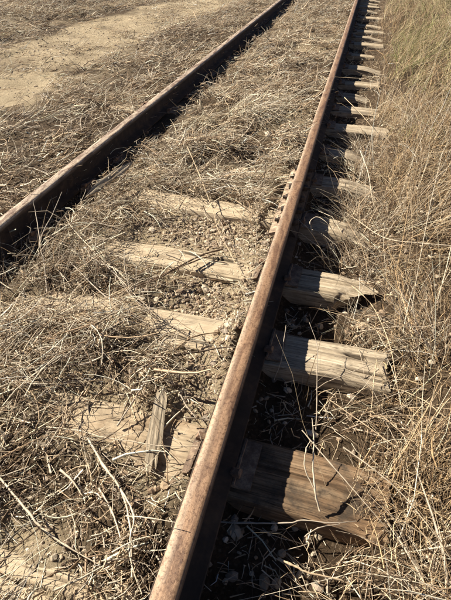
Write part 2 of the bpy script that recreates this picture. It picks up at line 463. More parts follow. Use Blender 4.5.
# ------------------------------------------------------------------ ties
def make_tie(y, L0, L1, W, rot, mat, label, seed, fine, droop=0, dz=0, point=0, split=0):
    """a squared timber from x = L0 to L1, W wide, .17 deep, weathered: grooves along the grain, ragged ends"""
    D = .17
    nT = 60 if fine else 11
    nL = 150 if fine else 50
    tc = [(-.5 + i / (nT - 1), 0) for i in range(nT)]                      # across the top
    side = [(.5, -.25), (.5, -.6), (.5, -1.0)]
    prof = tc + side + [(0, -1.0)] + [(-.5, -1.0), (-.5, -.6), (-.5, -.25)]
    n = len(prof)
    # more rings toward the exposed right end
    t = np.linspace(0, 1, nL); xs = L0 + (L1 - L0) * (1 - (1 - t) ** 1.6)
    P = np.array(prof)
    X = np.repeat(xs[:, None], n, 1); Yc = np.repeat(P[None, :, 0], nL, 0); Zc = np.repeat(P[None, :, 1], nL, 0)
    top = (Zc > -.01).astype(float)
    u = Yc * W
    # ragged end: push the last rings in or out by grain line
    endw = ss(L1 - .25, L1, X)
    rag = (fbm(u * 70 + seed, Zc * 3 + seed, 70 + seed, 2) - .5) * .05 + point * (np.abs(Yc - .12) * .34)
    Xd = X - endw * (rag * (.4 if seed == 5 else 1) + (np.abs(Yc) > .47) * .006)
    endl = ss(L0 + .2, L0, X)
    Xd = Xd + endl * (fbm(u * 70 + seed, Zc * 3, 90 + seed, 2) - .5) * .05
    # grain grooves
    warp = (fbm(X * 1.2 + seed, u * 3, 30 + seed, 2) - .5) * .03
    g1 = vn(X * 1.6 + seed * 3, (u + warp) * 75, 11 + seed)
    g2 = vn(X * 3.5 + seed, (u + warp) * 190, 17 + seed)
    c1 = (.45 if seed == 5 else 1.0) * ss(.72, .90, g1) * ss(.35, .6, vn(X * 2.1, (u + warp) * 75 + 31, 23 + seed))
    low = (fbm(X * 4 + seed, u * 9, 37 + seed, 3) - .5)
    edge = ss(.43, .5, np.abs(Yc))
    Z = Zc * D + top * (-.008 * c1 - .004 * g2 + .013 * low - .007 * edge * (.3 + 1.6 * vn(X * 6, Yc * 2, 44 + seed)) - .01 * endw)
    crack = top * np.clip(c1 * .9 + .35 * ss(.6, .9, g2), 0, 1)
    if split:
        s = np.exp(-((u - .035 - warp * .5) / .0075) ** 2) * ss(L1 - .20, L1 - .03, X)
        s += .5 * np.exp(-((u + .045 - warp * .5) / .004) ** 2) * ss(L1 - .25, L1 - .1, X)
        Z -= top * .035 * np.clip(s, 0, 1); crack = np.clip(crack + top * s, 0, 1)
        Xd -= endw * .10 * np.exp(-((u - .045) / .02) ** 2)
    if droop:
        Z -= droop * ss(-.1, L1, X) ** 2
    Yw = u + (1 - top) * (fbm(X * 5, Zc * 2, 50 + seed, 2) - .5) * .02 + top * edge * np.sign(Yc) * -.006
    V = np.stack([Xd, Yw, Z], -1).reshape(-1, 3)
    cr = crack.reshape(-1).tolist()
    F = []
    for j in range(nL - 1):
        for i in range(n):
            a, b = j * n + i, j * n + (i + 1) % n
            F.append((a, b, b + n, a + n))
    V = V.tolist()
    for base, sx in ((0, -1), ((nL - 1) * n, 1)):                            # cupped end grain
        ring = [base + i for i in range(n)]
        c = np.mean([V[i] for i in ring], 0)
        prev = ring
        for q, s in ((.75, .004), (.4, -.010)):
            new = []
            for i in ring:
                p = c + (np.array(V[i]) - c) * q
                p[0] = c[0] + (V[i][0] - c[0]) * q - sx * (.006 + s) + .012 * (vn(p[1] * 90, p[2] * 90, 77 + seed) - .5)
                new.append(len(V)); V.append(p.tolist()); cr.append(.3)
            for i in range(n):
                f = (prev[i], prev[(i + 1) % n], new[(i + 1) % n], new[i])
                F.append(f if sx < 0 else f[::-1])
            prev = new
        m0 = len(V); V.append((c - np.array([sx * .008, 0, 0])).tolist()); cr.append(.3)
        for i in range(n):
            f = (prev[i], prev[(i + 1) % n], m0, m0)
            F.append((f[0], f[1], m0) if sx < 0 else (f[1], f[0], m0))
    me = py_mesh('railroad_tie', V, F, mat, True)
    at = me.attributes.new('crack', 'FLOAT', 'POINT'); at.data.foreach_set('value', np.array(cr, np.float32))
    import bmesh
    bm = bmesh.new(); bm.from_mesh(me); bmesh.ops.recalc_face_normals(bm, faces=bm.faces[:]); bm.to_mesh(me); bm.free()
    me.set_sharp_from_angle(angle=radians(50))
    o = link('railroad_tie', me, None, (0, y, dz), (0, 0, rot))
    return tag(o, label, 'railroad tie', 'railroad ties under the track')

def plate_mesh():
    # tie plate with two shoulders, relative to its own centre, standing on the tie
    p = [(-.102, 0), (-.102, .007), (-.082, .012), (-.080, .020), (-.073, .020), (-.071, .0135), (.071, .0135), (.073, .020), (.080, .020), (.082, .012), (.135, .007), (.135, 0)]
    V = [(x, yy, z) for yy in (-.09, .09) for x, z in p]; n = len(p)
    F = [(i, (i + 1) % n, n + (i + 1) % n, n + i) for i in range(n)] + [tuple(range(n))[::-1], tuple(range(n, 2 * n))]
    me = py_mesh('tie_plate', V, F, M['plate_iron'])
    import bmesh
    bm = bmesh.new(); bm.from_mesh(me); bmesh.ops.recalc_face_normals(bm, faces=bm.faces[:]); bm.to_mesh(me); bm.free()
    return me
def spike_mesh():
    V = box_v(-.009, .009, -.009, .009, -.02, .020)
    V2 = [(-.022, -.017, .018), (.014, -.015, .018), (.014, .015, .018), (-.022, .017, .018),
          (-.024, -.014, .026), (.012, -.014, .032), (.012, .014, .032), (-.024, .014, .026),
          (-.016, -.008, .031), (.006, -.008, .037), (.006, .008, .037), (-.016, .008, .031)]
    F = list(BF) + [tuple(8 + i for i in f) for f in BF[:1] + BF[2:]] + [(12, 13, 17, 16), (13, 14, 18, 17), (14, 15, 19, 18), (15, 12, 16, 19), (16, 17, 18, 19)]
    return py_mesh('spike', V + V2, F, M['iron'])
PLATE, SPIKE = plate_mesh(), spike_mesh()

NEAR_LABELS = {
    4: 'tie at the bottom left corner, showing pale through stalk shadows',
    5: 'wide brown tie with a dark mossy broken edge, nearest the camera on the right',
    6: 'grey tan tie with a cracked, split end and a long shadow line across it',
    7: 'tan tie with a pointed end just beyond the split one, pale slab inside the rails',
    8: 'tie with a bare tan edge above the gravel, its right end sunk in grass',
    9: 'tie at the bolted rail joint, half hidden under straw on both sides',
    10: 'grey tie just past the joint, nearly buried in dead grass',
    11: 'bright weathered grey tie, the first of the far close-set row',
    12: 'small bright tie end second in the far row',
    13: 'tie end third in the far row, thin pale strip against black shadow',
}
SPEC = {   # index: left end, right end, width, turn, material, droop, dz, point, split
    4: (-2.3, .30, .24, -.02, 'tie_tan', 0, .008, 0, 0),
    5: (-2.28, .322, .245, -.035, 'tie_brown', .012, .002, 0, 0),
    6: (-2.27, .325, .225, -.012, 'tie_grey', 0, .010, 0, 1),
    7: (-2.3, .290, .205, -.035, 'tie_tan', .01, .008, 1, 0),
    8: (-2.3, .275, .19, -.075, 'tie_tan', .06, .012, 0, 0),
    9: (-2.3, .24, .20, .01, 'tie_grey', .03, .0, 0, 0),
    10: (-2.3, .25, .20, .0, 'tie_grey', .07, -.01, 0, 0),
    11: (-2.3, .345, .215, -.02, 'tie_grey', 0, .01, 0, 0),
}
ORD = ['fourth', 'fifth', 'sixth', 'seventh', 'eighth', 'ninth', 'tenth', 'eleventh', 'twelfth', 'thirteenth', 'fourteenth', 'fifteenth', 'sixteenth', 'seventeenth', 'eighteenth', 'nineteenth']
for i, y in enumerate(TIES):
    if y < -.1: continue
    sp = SPEC.get(i)
    if not sp:
        sp = (-2.3 + random.uniform(-.05, .05), .28 + random.uniform(-.11, .06), random.uniform(.18, .23), random.uniform(-.04, .04),
              random.choice(['tie_grey', 'tie_tan', 'tie_grey']), random.choice([0, 0, .01, .03]), random.uniform(-.015, .010), 0, random.choice([0, 0, 1]))
    lab = NEAR_LABELS.get(i) or ('pale narrow tie, %s of the far row of tie ends counted from the near side' % ORD[i - 14])
    t = make_tie(y, *sp[:4], M[sp[4]], lab, i, i <= 9, sp[5], sp[6], sp[7], sp[8])
    if i > 22: continue
    for rx, s in ((RX, 1), (LX, -1)):
        p = link('tie_plate', PLATE, t, (rx, 0, .002))
        for yy, q in ((-.05, 1), (.05, -1)):
            sk = link('spike', SPIKE, p, (q * .082, yy, .002), (random.uniform(-.05, .05), random.uniform(-.06, .06), (0 if q > 0 else pi) + random.uniform(-.3, .3)))

# ------------------------------------------------------------------ stalks: every blade a tapering three-sided tube
PAL = np.array([[.70, .56, .39], [.58, .44, .29], [.44, .315, .20], [.84, .74, .58], [.52, .44, .345], [.27, .185, .118], [.10, .064, .04], [.76, .67, .53]])
GREEN = np.array([[.22, .235, .085], [.30, .30, .115], [.36, .33, .15], [.44, .38, .20], [.54, .45, .27], [.62, .51, .33], [.60, .48, .31]])

def stalks(B, az, el, L, r, bend, turn, col, seg=3, kink=.0, taper=.35, flat=None):
    """B base points, az/el heading, bend = change of elevation along it, turn = change of heading"""
    N = len(B)
    r = r * np.clip(rng.lognormal(-.16, .36, N), .4, 1.8)
    pts = [B]; p = B.copy(); dirs = []
    for s in range(seg):
        f = (s + .5) / seg
        e = el + bend * f + kink * rng.normal(0, 1, N)
        a = az + turn * f + kink * rng.normal(0, 1, N)
        d = np.stack([np.cos(e) * np.cos(a), np.cos(e) * np.sin(a), np.sin(e)], 1)
        dirs.append(d)
        p = p + d * (L / seg)[:, None]; pts.append(p)
    dirs.append(dirs[-1])
    V = np.empty((N, seg + 1, 3, 3), np.float32)
    if flat is None: flat = np.where(rng.uniform(0, 1, N) < .45, rng.uniform(1.3, 2.4, N), 1.0)      # some are flat leaf blades, wide and thin
    roll = rng.uniform(0, pi, N)[:, None]
    for s in range(seg + 1):
        d = dirs[s] if s == 0 else (dirs[s] + dirs[s - 1])
        d = d / (np.linalg.norm(d, axis=1, keepdims=True) + 1e-9)
        ref = np.where(np.abs(d[:, 2:3]) > .9, np.array([[1., 0, 0]]), np.array([[0, 0, 1.]]))
        a1 = np.cross(d, ref); a1 /= np.linalg.norm(a1, axis=1, keepdims=True) + 1e-9
        a2 = np.cross(d, a1)
        a1, a2 = a1 * np.cos(roll) + a2 * np.sin(roll), a2 * np.cos(roll) - a1 * np.sin(roll)
        a1 = a1 * flat[:, None]; a2 = a2 / flat[:, None] ** .5
        rr = r * (1 - (1 - taper) * s / seg)
        for k in range(3):
            t = 2 * pi * k / 3 + .5
            V[:, s, k] = pts[s] + (a1 * cos(t) + a2 * sin(t)) * rr[:, None]
    base = (np.arange(N) * (seg + 1) * 3)[:, None, None]
    fs = []
    for s in range(seg):
        for k in range(3):
            a, b = s * 3 + k, s * 3 + (k + 1) % 3
            fs.append([a, b, b + 3, a + 3])
    F = (base + np.array(fs)[None]).reshape(-1, 4)
    colv = np.repeat(np.concatenate([col, np.ones((N, 1))], 1)[:, None], (seg + 1) * 3, 1)
    return V.reshape(-1, 3), F, colv.reshape(-1, 4)

def pick(N, pal=PAL, w=None, jit=.18):
    i = rng.choice(len(pal), N, p=None if w is None else np.array(w) / np.sum(w))
    return np.clip(pal[i] * (1 + rng.normal(0, jit, (N, 1))), .02, .85)

class Stuff:
    def __init__(s): s.V, s.F, s.c, s.n = [], [], [], 0
    def add(s, V, F, c):
        s.V.append(V); s.F.append(F + s.n); s.c.append(c); s.n += len(V)
    def mesh(s, name, mat):
        return mesh_np(name, np.concatenate(s.V), np.concatenate(s.F), mat, {'col': ('FLOAT_COLOR', np.concatenate(s.c))}, True)
    def build(s, name, mat, **kw):
        return tag(link(name, s.mesh(name, mat)), **kw)

def scatter(n, x0, x1, y0, y1, dens, ypow=1.0):
    """n candidates, kept with probability dens(x, y); ypow > 1 crowds them towards the near end"""
    x = rng.uniform(x0, x1, n); y = y0 + (y1 - y0) * rng.uniform(0, 1, n) ** ypow
    k = rng.uniform(0, 1, n) < dens(x, y)
    return x[k], y[k]

def flow(x, y, seed, base, spread):
    return base + (fbm(x * 1.6, y * 1.6, seed, 3) - .5) * spread

def on_ground(x, y, up=0): return np.stack([x, y, H(x, y) + up], 1)

def in_view(x, y, m=.55):
    """plan wedge of the frame, widened so that a step to the side still finds litter"""
    a = radians(PSI)
    s = x * cos(a) + y * sin(a); D = -x * sin(a) + y * cos(a)
    half = .48 * (D * .776 + .92) + m
    return (np.abs(s) < half) & (D > .1) & (D < 14.5)

TIE_Y = np.array(TIES)
def hollow(x, y): return np.clip(blob(x, y, .41, .76, .09, .16) + blob(x, y, .41, 1.34, .08, .14) + .8 * blob(x, y, .24, 1.14, .14, .10) + .6 * blob(x, y, .25, 1.72, .12, .08), 0, 1)
def near_tie(y): return np.min(np.abs(np.asarray(y)[:, None] - TIE_Y[None]), 1) < .13

# --- between the rails: thatch of broken straw
def lit_d(x, y):
    d = (1 - .985 * bare(x, y) * (1 - .4 * ss(.52, .64, fbm(x * 6, y * 6, 103, 3)) * (1 - np.clip(1.5 * blob(x, y, -.6, 2.25, .5, .38), 0, 1)))) * in_view(x, y, .4)
    d = d * (.12 + .22 * ss(1.5, 1.0, y) + 1.0 * ss(.36, .56, fbm(x * 4.2, y * 4.2, 21, 3)))
    d = d * ss(-1.62, -1.46, x + .05 * (fbm(y * 3, y * 0, 83, 2) - .5) * 2)
    d = np.where(near_tie(y) & (y > 3.0), d * (.25 + .75 * ss(.45, .6, fbm(x * 2, y * 2, 77, 2))), d)
    return d
def thick(x, y): return .015 + .085 * ss(.4, .65, fbm(x * 4.2, y * 4.2, 21, 3))      # how deep the thatch lies
W1 = [3, 2.5, 2, 4, 2.5, 2, 2.2, 3]
S = Stuff()
def lay(n, x0, x1, y0, y1, dens, Lk, L0, rr, seed, spread=.9, el=(.06, .28), seg=2, ypow=1.0, kink=.06, wts=W1, pal=PAL, deep=thick, base=.2, flat=None):
    x, y = scatter(n, x0, x1, y0, y1, dens, ypow); N = len(x)
    S.add(*stalks(on_ground(x, y, deep(x, y) * rng.uniform(0, 1, N)), flow(x, y, seed, base, 4.5) + rng.normal(0, spread, N), rng.normal(el[0], el[1], N), np.minimum(rng.gamma(2.6, Lk / 2.6, N) + L0, np.where(x > -.55, .14, .27)),
                  rng.uniform(*rr, N), rng.normal(-.12, .35, N), rng.normal(0, .7, N), pick(N, pal, wts), seg, kink, .45, flat))
lay(24000, -1.70, -.33, .2, 3.7, lambda x, y: lit_d(x, y) * .9 + .05, .022, .006, (.0007, .0019), 3, 1.1, (0, .3))
lay(52000, -1.70, -.31, .2, 3.9, lambda x, y: (.36 + .6 * lit_d(x, y)) * (1 - .9 * bare(x, y)), .008, .004, (.0006, .0014), 3, 1.6, (0, .25), 1, deep=lambda x, y: .006 + 0 * x, wts=[2, 3, 3, 1, 2, 2, 2, 2])
lay(16000, -1.72, -.34, .2, 3.8, lambda x, y: lit_d(x, y) * .9 + .03, .065, .02, (.0010, .0024), 3, .8, (.08, .28), 3)
lay(4200, -1.72, -.34, .2, 3.8, lambda x, y: lit_d(x, y) * .9 + .04, .16, .05, (.0012, .0026), 4, .9, (.10, .16), 4, kink=.06, deep=lambda x, y: thick(x, y) * 1.3, wts=[3, 1, 1, 5, 2, 1, 2, 4])
lay(600, -1.70, -.34, .2, 3.8, lit_d, .045, .02, (.0020, .0034), 4, .9, (.08, .25), 3, kink=.12, wts=[3, 1, 1, 4, 2, 1, 0, 4], flat=None)
lay(30000, -1.70, -.32, 3.4, 15, lit_d, .07, .02, (.0016, .0036), 3, .8, (.10, .3), 2, 1.35)
lay(6000, -1.70, -.32, 3.4, 15, lit_d, .16, .05, (.0018, .0036), 4, .8, (.15, .25), 3, 1.35)
S.build('straw_litter', M['straw'], label='matted broken straw and chaff lying between the two rails', cat='straw', kind='stuff')

# --- standing and leaning dead grass between the rails, in clumps
S = Stuff()
def clumps(n_cl, per, x0, x1, y0, y1, dens, rad, Lm, rr, pal=PAL, wts=None, lean=None, el=(.9, .35), seg=3, ypow=1.0, bend=-.9, spread=.8):
    cx, cy = scatter(n_cl, x0, x1, y0, y1, dens, ypow)
    k = rng.poisson(per, len(cx)); i = np.repeat(np.arange(len(cx)), k); N = len(i)
    if N == 0: return
    a = rng.uniform(0, 2 * pi, N); q = rad * np.sqrt(rng.uniform(0, 1, N))
    x = cx[i] + q * np.cos(a); y = cy[i] + q * np.sin(a)
    az0 = rng.uniform(0, 2 * pi, len(cx)) if lean is None else lean(cx, cy)
    sc_ = rng.uniform(.6, 1.4, len(cx))[i]
    az = az0[i] + rng.normal(0, spread, N)
    S.add(*stalks(on_ground(x, y, -.008), az, np.clip(rng.normal(el[0], el[1], N), .05, 1.5), sc_ * rng.gamma(5, Lm / 5, N), rng.uniform(*rr, N),
                  rng.normal(bend, .5, N), rng.normal(0, .5, N), pick(N, pal, wts), seg, .07, .25))
dense_l = lambda x, y: np.clip(1.15 * blob(x, y, -1.45, 1.75, .28, .45) + .8 * blob(x, y, -1.2, 1.3, .3, .3) + .35 * blob(x, y, -.9, .7, .5, .3), 0, 1) + .12 * (1 - bare(x, y))
clumps(420, 11, -1.56, -.36, .3, 3.4, dense_l, .05, .14, (.0009, .0021), wts=[2, 2, 2, 3, 4, 2, 2, 3], el=(.7, .4))
clumps(520, 11, -1.55, -.36, 3.0, 14.5, lambda x, y: .6 * (1 - bare(x, y)) * ss(.38, .6, fbm(x * 1.5, y * 1.5, 51, 2)), .07, .17, (.0014, .0030), el=(.55, .35), ypow=1.2)
S.build('dead_grass', M['straw'], label='tangled grey dead grass standing and leaning between the rails', cat='grass', kind='stuff')

# --- outside the left rail
S = Stuff()
def left_d(x, y):
    p = path_mask(x, y)
    return (1 - p * (.97 - .55 * ss(.5, .66, fbm(x * 1.5, y * 3.5, 99, 3)))) * in_view(x, y, .5) * (.28 + .9 * ss(.38, .56, fbm(x * 2.2, y * 2.2, 27, 3))) * (.45 + .55 * ss(-4.2, -2.8, x) + .5 * ss(-5, -6, x))
thick_l = lambda x, y: .012 + .06 * ss(.4, .62, fbm(x * 2.2, y * 2.2, 27, 3))
lay(90000, -7.8, -1.83, 1.6, 15, left_d, .075, .02, (.0015, .0034), 6, .8, (.10, .3), deep=thick_l, base=.3)
lay(15000, -7.8, -1.83, 1.6, 15, left_d, .20, .06, (.0018, .0036), 6, .7, (.14, .22), 3, deep=thick_l, base=.3)
lay(9000, -6.5, -2.4, 3, 14, lambda x, y: path_mask(x, y) * in_view(x, y, .5) * (.2 + .6 * ss(.5, .65, fbm(x * 1.5, y * 4, 101, 3))), .03, .01, (.0014, .003), 6, .9, (.02, .15), 2, deep=lambda x, y: .008 + 0 * x, wts=[2, 2, 3, 2, 1, 2, 3, 1])
clumps(800, 12, -7.6, -1.84, 1.7, 14.5, lambda x, y: left_d(x, y) * .8, .08, .16, (.0014, .0030), el=(.5, .35), seg=3, bend=-.6)
S.build('straw_litter', M['straw'], label='matted dead grass and straw between the left rail and the sandy path', cat='straw', kind='stuff')

# --- the right verge
PALR = PAL * np.array([.86, .79, .665])
S = Stuff()
def verge_d(x, y):
    edge = .27 + .16 * (fbm(x * 0 + y * 2.3, y * 0 + 4, 33, 3) - .5) * 2
    return ss(edge - .07, edge + .10, x) * in_view(x, y, .7) * (1 - .35 * hollow(x, y))
lean_r = lambda x, y: flow(x, y, 15, 1.0, 3.2)
patch_r = lambda x, y: verge_d(x, y) * (.55 + .6 * ss(.36, .56, fbm(x * 3.4, y * 3.4, 29, 3)))
thick_r = lambda x, y: .01 + .08 * ss(.36, .6, fbm(x * 3.4, y * 3.4, 29, 3))
lay(50000, .05, 3.0, .3, 5.5, patch_r, .028, .008, (.0006, .0015), 8, 1.0, (.1, .35), deep=thick_r, base=.5, pal=PALR)
lay(11000, .05, 3.0, .3, 5.5, patch_r, .12, .03, (.0007, .0017), 8, .9, (.15, .3), 3, deep=thick_r, base=.5, pal=PALR)
clumps(1050, 12, .2, 2.2, .4, 5.2, patch_r, .06, .27, (.0007, .0017), pal=PALR, lean=lean_r, el=(.85, .4), seg=4, bend=-.9, spread=.7)
clumps(500, 3, .2, 2.2, .4, 5.2, verge_d, .10, .42, (.0009, .0018), lean=lean_r, el=(.85, .35), seg=4, bend=-.6, wts=[3, 1, 0, 4, 1, 0, 0, 2], spread=.8)
clumps(1100, 11, .2, 3.2, 4.5, 15, verge_d, .09, .26, (.0013, .0028), pal=PALR, lean=lean_r, el=(.8, .4), seg=3, bend=-.7, spread=.6)
S.build('dead_grass', M['straw'], label='thick tan dead grass leaning over the tie ends along the right verge', cat='grass', kind='stuff')

S = Stuff()
clumps(900, 12, .4, 3.2, 3.4, 15, lambda x, y: verge_d(x, y) * ss(.36, .56, fbm(x * .9, y * .9, 57, 2)) * ss(3.2, 6, y), .10, .26, (.0016, .0034),
       pal=GREEN, lean=lean_r, el=(.9, .35), seg=3, bend=-.7, spread=.6)
S.build('green_grass', M['straw'], label='yellowish green grass growing among the dead stalks at the upper right', cat='grass', kind='stuff')

# --- stalks and litter in the dark gaps between the tie ends
S = Stuff()
off_tie = lambda x, y: np.where(near_tie(y), .12, 1.0)
flat0 = lambda x, y: .03 + 0 * x
lay(4500, -.19, .42, .3, 14, off_tie, .05, .015, (.0010, .0024), 31, 1.5, (.1, .3), 2, 1.6, deep=flat0)
gap_d = lambda x, y: off_tie(x, y) * (.12 + .9 * ss(.0, .26, x))
clumps(300, 8, -.16, .36, .35, 3.2, gap_d, .05, .19, (.0008, .0019), el=(.8, .4), seg=4)
clumps(160, 5, -.16, .36, 3.0, 12, gap_d, .05, .17, (.0012, .0024), el=(.8, .35), seg=4, ypow=1.4)
clumps(60, 11, .0, .34, 3.5, 4.15, lambda x, y: .9 + 0 * x, .06, .16, (.0010, .0021), el=(.7, .35), seg=4)
clumps(75, 12, .03, .36, 2.2, 3.1, lambda x, y: .9 + 0 * x, .06, .18, (.0010, .0021), el=(.7, .35), seg=4)
S.build('dead_grass', M['straw'], label='thin dead stalks in the black gaps between the exposed tie ends', cat='grass', kind='stuff')

# ------------------------------------------------------------------ gravel and stones
import bmesh
def ico(sub):
    bm = bmesh.new(); bmesh.ops.create_icosphere(bm, subdivisions=sub, radius=1)
    V = np.array([v.co[:] for v in bm.verts]); F = np.array([[v.index for v in f.verts] for f in bm.faces]); bm.free()
    return V, F
I1, I2 = ico(1), ico(2)
ROCK = np.array([[.60, .51, .39], [.48, .39, .28], [.36, .27, .18], [.27, .195, .13], [.42, .33, .23], [.19, .135, .09], [.33, .27, .21], [.52, .44, .33]])
def rocks(n, P, size, base=I1):
    BV, BFc = base
    d = 1 + rng.normal(0, .17, (n, len(BV), 1))
    sx = rng.uniform(.65, 1.35, (n, 1, 3)) * np.array([1, 1, .7])
    a = rng.uniform(0, 2 * pi, n); c, s = np.cos(a)[:, None], np.sin(a)[:, None]
    V = BV[None] * d * sx * size[:, None, None]
    x = V[..., 0] * c - V[..., 1] * s; y = V[..., 0] * s + V[..., 1] * c
    V = np.stack([x, y, V[..., 2]], -1) + P[:, None]
    F = (BFc[None] + (np.arange(n) * len(BV))[:, None, None]).reshape(-1, 3)
    col = np.repeat(np.concatenate([pick(n, ROCK), np.ones((n, 1))], 1)[:, None], len(BV), 1).reshape(-1, 4)
    return V.reshape(-1, 3), F, col
S = Stuff()
x, y = scatter(24000, -1.3, -.33, .3, 3.2, lambda x, y: .95 * np.clip(1.5 * blob(x, y, -.62, 2.36, .42, .16) + 1.0 * blob(x, y, -.52, 1.72, .24, .3) + .6 * blob(x, y, -.42, 1.3, .14, .4) + .7 * blob(x, y, -.42, 2.75, .12, .25) + .08, 0, 1)); N = len(x)
S.add(*rocks(N, on_ground(x, y, .001), np.clip(rng.gamma(1.5, .0026, N) + .0018, .002, .016)))
x, y = scatter(3000, -.2, 1.2, .3, 5, lambda x, y: .35 + 0 * x, 1.4); N = len(x)
S.add(*rocks(N, on_ground(x, y, .002), np.clip(rng.gamma(3, .0028, N) + .003, .003, .02)))
x, y = scatter(14000, -6.5, -2.4, 3, 13.5, lambda x, y: path_mask(x, y) * .6 * ss(.35, .6, fbm(x * 2, y * 2, 88, 3)) + .05); N = len(x)
S.add(*rocks(N, on_ground(x, y, .001), np.clip(rng.gamma(2.0, .0026, N) + .002, .002, .02)))
x, y = scatter(9000, -1.7, -.32, .2, 3.6, lambda x, y: .75 + 0 * x); N = len(x)
S.add(*rocks(N, on_ground(x, y, .0005), np.clip(rng.gamma(2.2, .0011, N) + .0012, .001, .009)))
o = S.build('gravel', M['stone'], label='small tan gravel lying between the ties and on the path', cat='gravel', kind='stuff')
o.data.polygons.foreach_set('use_smooth', [False] * len(o.data.polygons))

def stone(x, y, r, label, group=None, z=None, flat=1.0):
    V, F, c = rocks(1, np.zeros((1, 3)), np.array([r]), I2)
    V[:, 2] *= flat
    me = mesh_np('stone', V, F, M['stone'], {'col': ('FLOAT_COLOR', c)}, False)
    zz = float(H(x, y)) if z is None else z
    return tag(link('stone', me, None, (x, y, zz + r * .25 * flat)), label, 'stone', group)
STONES = [
    (-1.044, 2.267, .030, 'pale angular stone beside the straw above the pale tie slab, left of the gravel'),
    (-1.112, 2.345, .022, 'small pale stone next to the bigger pale one left of the gravel'),
    (-.812, 6.999, .055, 'flat whitish stone far up between the rails'),
    (-.653, 3.951, .038, 'tan stone in the straw left of the rail joint'),
    (-.669, 1.844, .024, 'pale chip of stone by the dark twig bundle, upper one'),
    (-.695, 1.77, .019, 'pale chip of stone by the dark twig bundle, lower one'),
    (-.365, 2.36, .022, 'round brown pebble against the near end of the joint bar'),
    (-.584, 1.83, .024, 'light stone in the gravel below the broken tie slab'),
    (-.396, .735, .017, 'small stone close to the near rail below the board'),
    (.304, 1.872, .022, 'pale stone in the grass between the split tie and the pointed tie'),
    (.217, 1.79, .018, 'small grey stone at the grass edge above the split tie'),
    (-.46, 1.60, .020, 'grey stone on soil next to the near rail'),
]
for x, y, r, lab in STONES: stone(x, y, r, lab, None, None, .8)
x, y = scatter(160, -.95, -.36, 1.2, 2.9, lambda x, y: np.clip(blob(x, y, -.62, 2.36, .42, .16) + blob(x, y, -.52, 1.72, .24, .3), 0, 1))
for i in range(min(len(x), 60)):
    stone(float(x[i]), float(y[i]), random.uniform(.008, .015), 'tan pebble lying in the gravel between the rails', 'pebbles in the gravel between the rails')

# ------------------------------------------------------------------ loose boards
def plank(name, L, W, T, label, cat, loc, rot, mat, seed, taper=.35):
    n, k = 40, 10
    V = []; F = []; cr = []
    xs = np.linspace(-L / 2, L / 2, n)
    prof = [(-.5 + i / (k - 1), .5) for i in range(k)] + [(.5, -.5), (-.5, -.5)]
    m = len(prof)
    for j, xx in enumerate(xs):
        t = (xx + L / 2) / L
        wd = W * (1 - taper * abs(2 * t - 1) ** 3) * (.9 + .2 * float(vn(t * 6, seed, 3)))
        for (py, pz) in prof:
            g = float(vn(xx * 5 + seed, py * W * 160, 5 + seed))
            e = .07 * (float(vn(py * 7, seed, 6)) - .5) * max(0, abs(2 * t - 1) - .7) / .3
            V.append((xx + e, py * wd + .008 * math.sin(xx * 6 + seed), pz * T - (.004 * g if pz > 0 else 0) + .012 * math.sin(xx * 5)))
            cr.append(max(0, g - .6) * 1.5 if pz > 0 else 0)
    for j in range(n - 1):
        for i in range(m):
            a, b = j * m + i, j * m + (i + 1) % m
            F.append((a, b, b + m, a + m))
    F.append(tuple(range(m))[::-1]); F.append(tuple(range((n - 1) * m, n * m)))
    me = py_mesh(name, V, F, mat)
    me.attributes.new('crack', 'FLOAT', 'POINT').data.foreach_set('value', np.array(cr, np.float32))
    bm = bmesh.new(); bm.from_mesh(me); bmesh.ops.recalc_face_normals(bm, faces=bm.faces[:]); bm.to_mesh(me); bm.free()
    return tag(link(name, me, None, loc, rot), label, cat)
plank('board_fragment', .31, .052, .02, 'narrow weathered board lying lengthwise beside the near rail', 'board', (-.498, .93, .028), (.20, -.03, radians(106)), M['tie_grey'], 3, .35)
plank('wood_splinter', .47, .055, .022, 'long yellowish wood splinter lying in the shadow of the left rail', 'splinter', (-1.468, 2.62, .115), (.6, -.06, radians(80)), M['tie_tan'], 9, .8)
plank('board_fragment', .2, .11, .02, 'broken flat chip of wood below the pale tie slab', 'board', (-.555, 1.96, -.012), (.03, .05, radians(-12)), M['tie_grey'], 5, .3)
plank('board_fragment', .22, .10, .02, 'pale wood chip near the left end of the gravel, half under straw', 'board', (-1.02, 1.50, .012), (.0, .05, radians(-20)), M['tie_tan'], 7, .3)

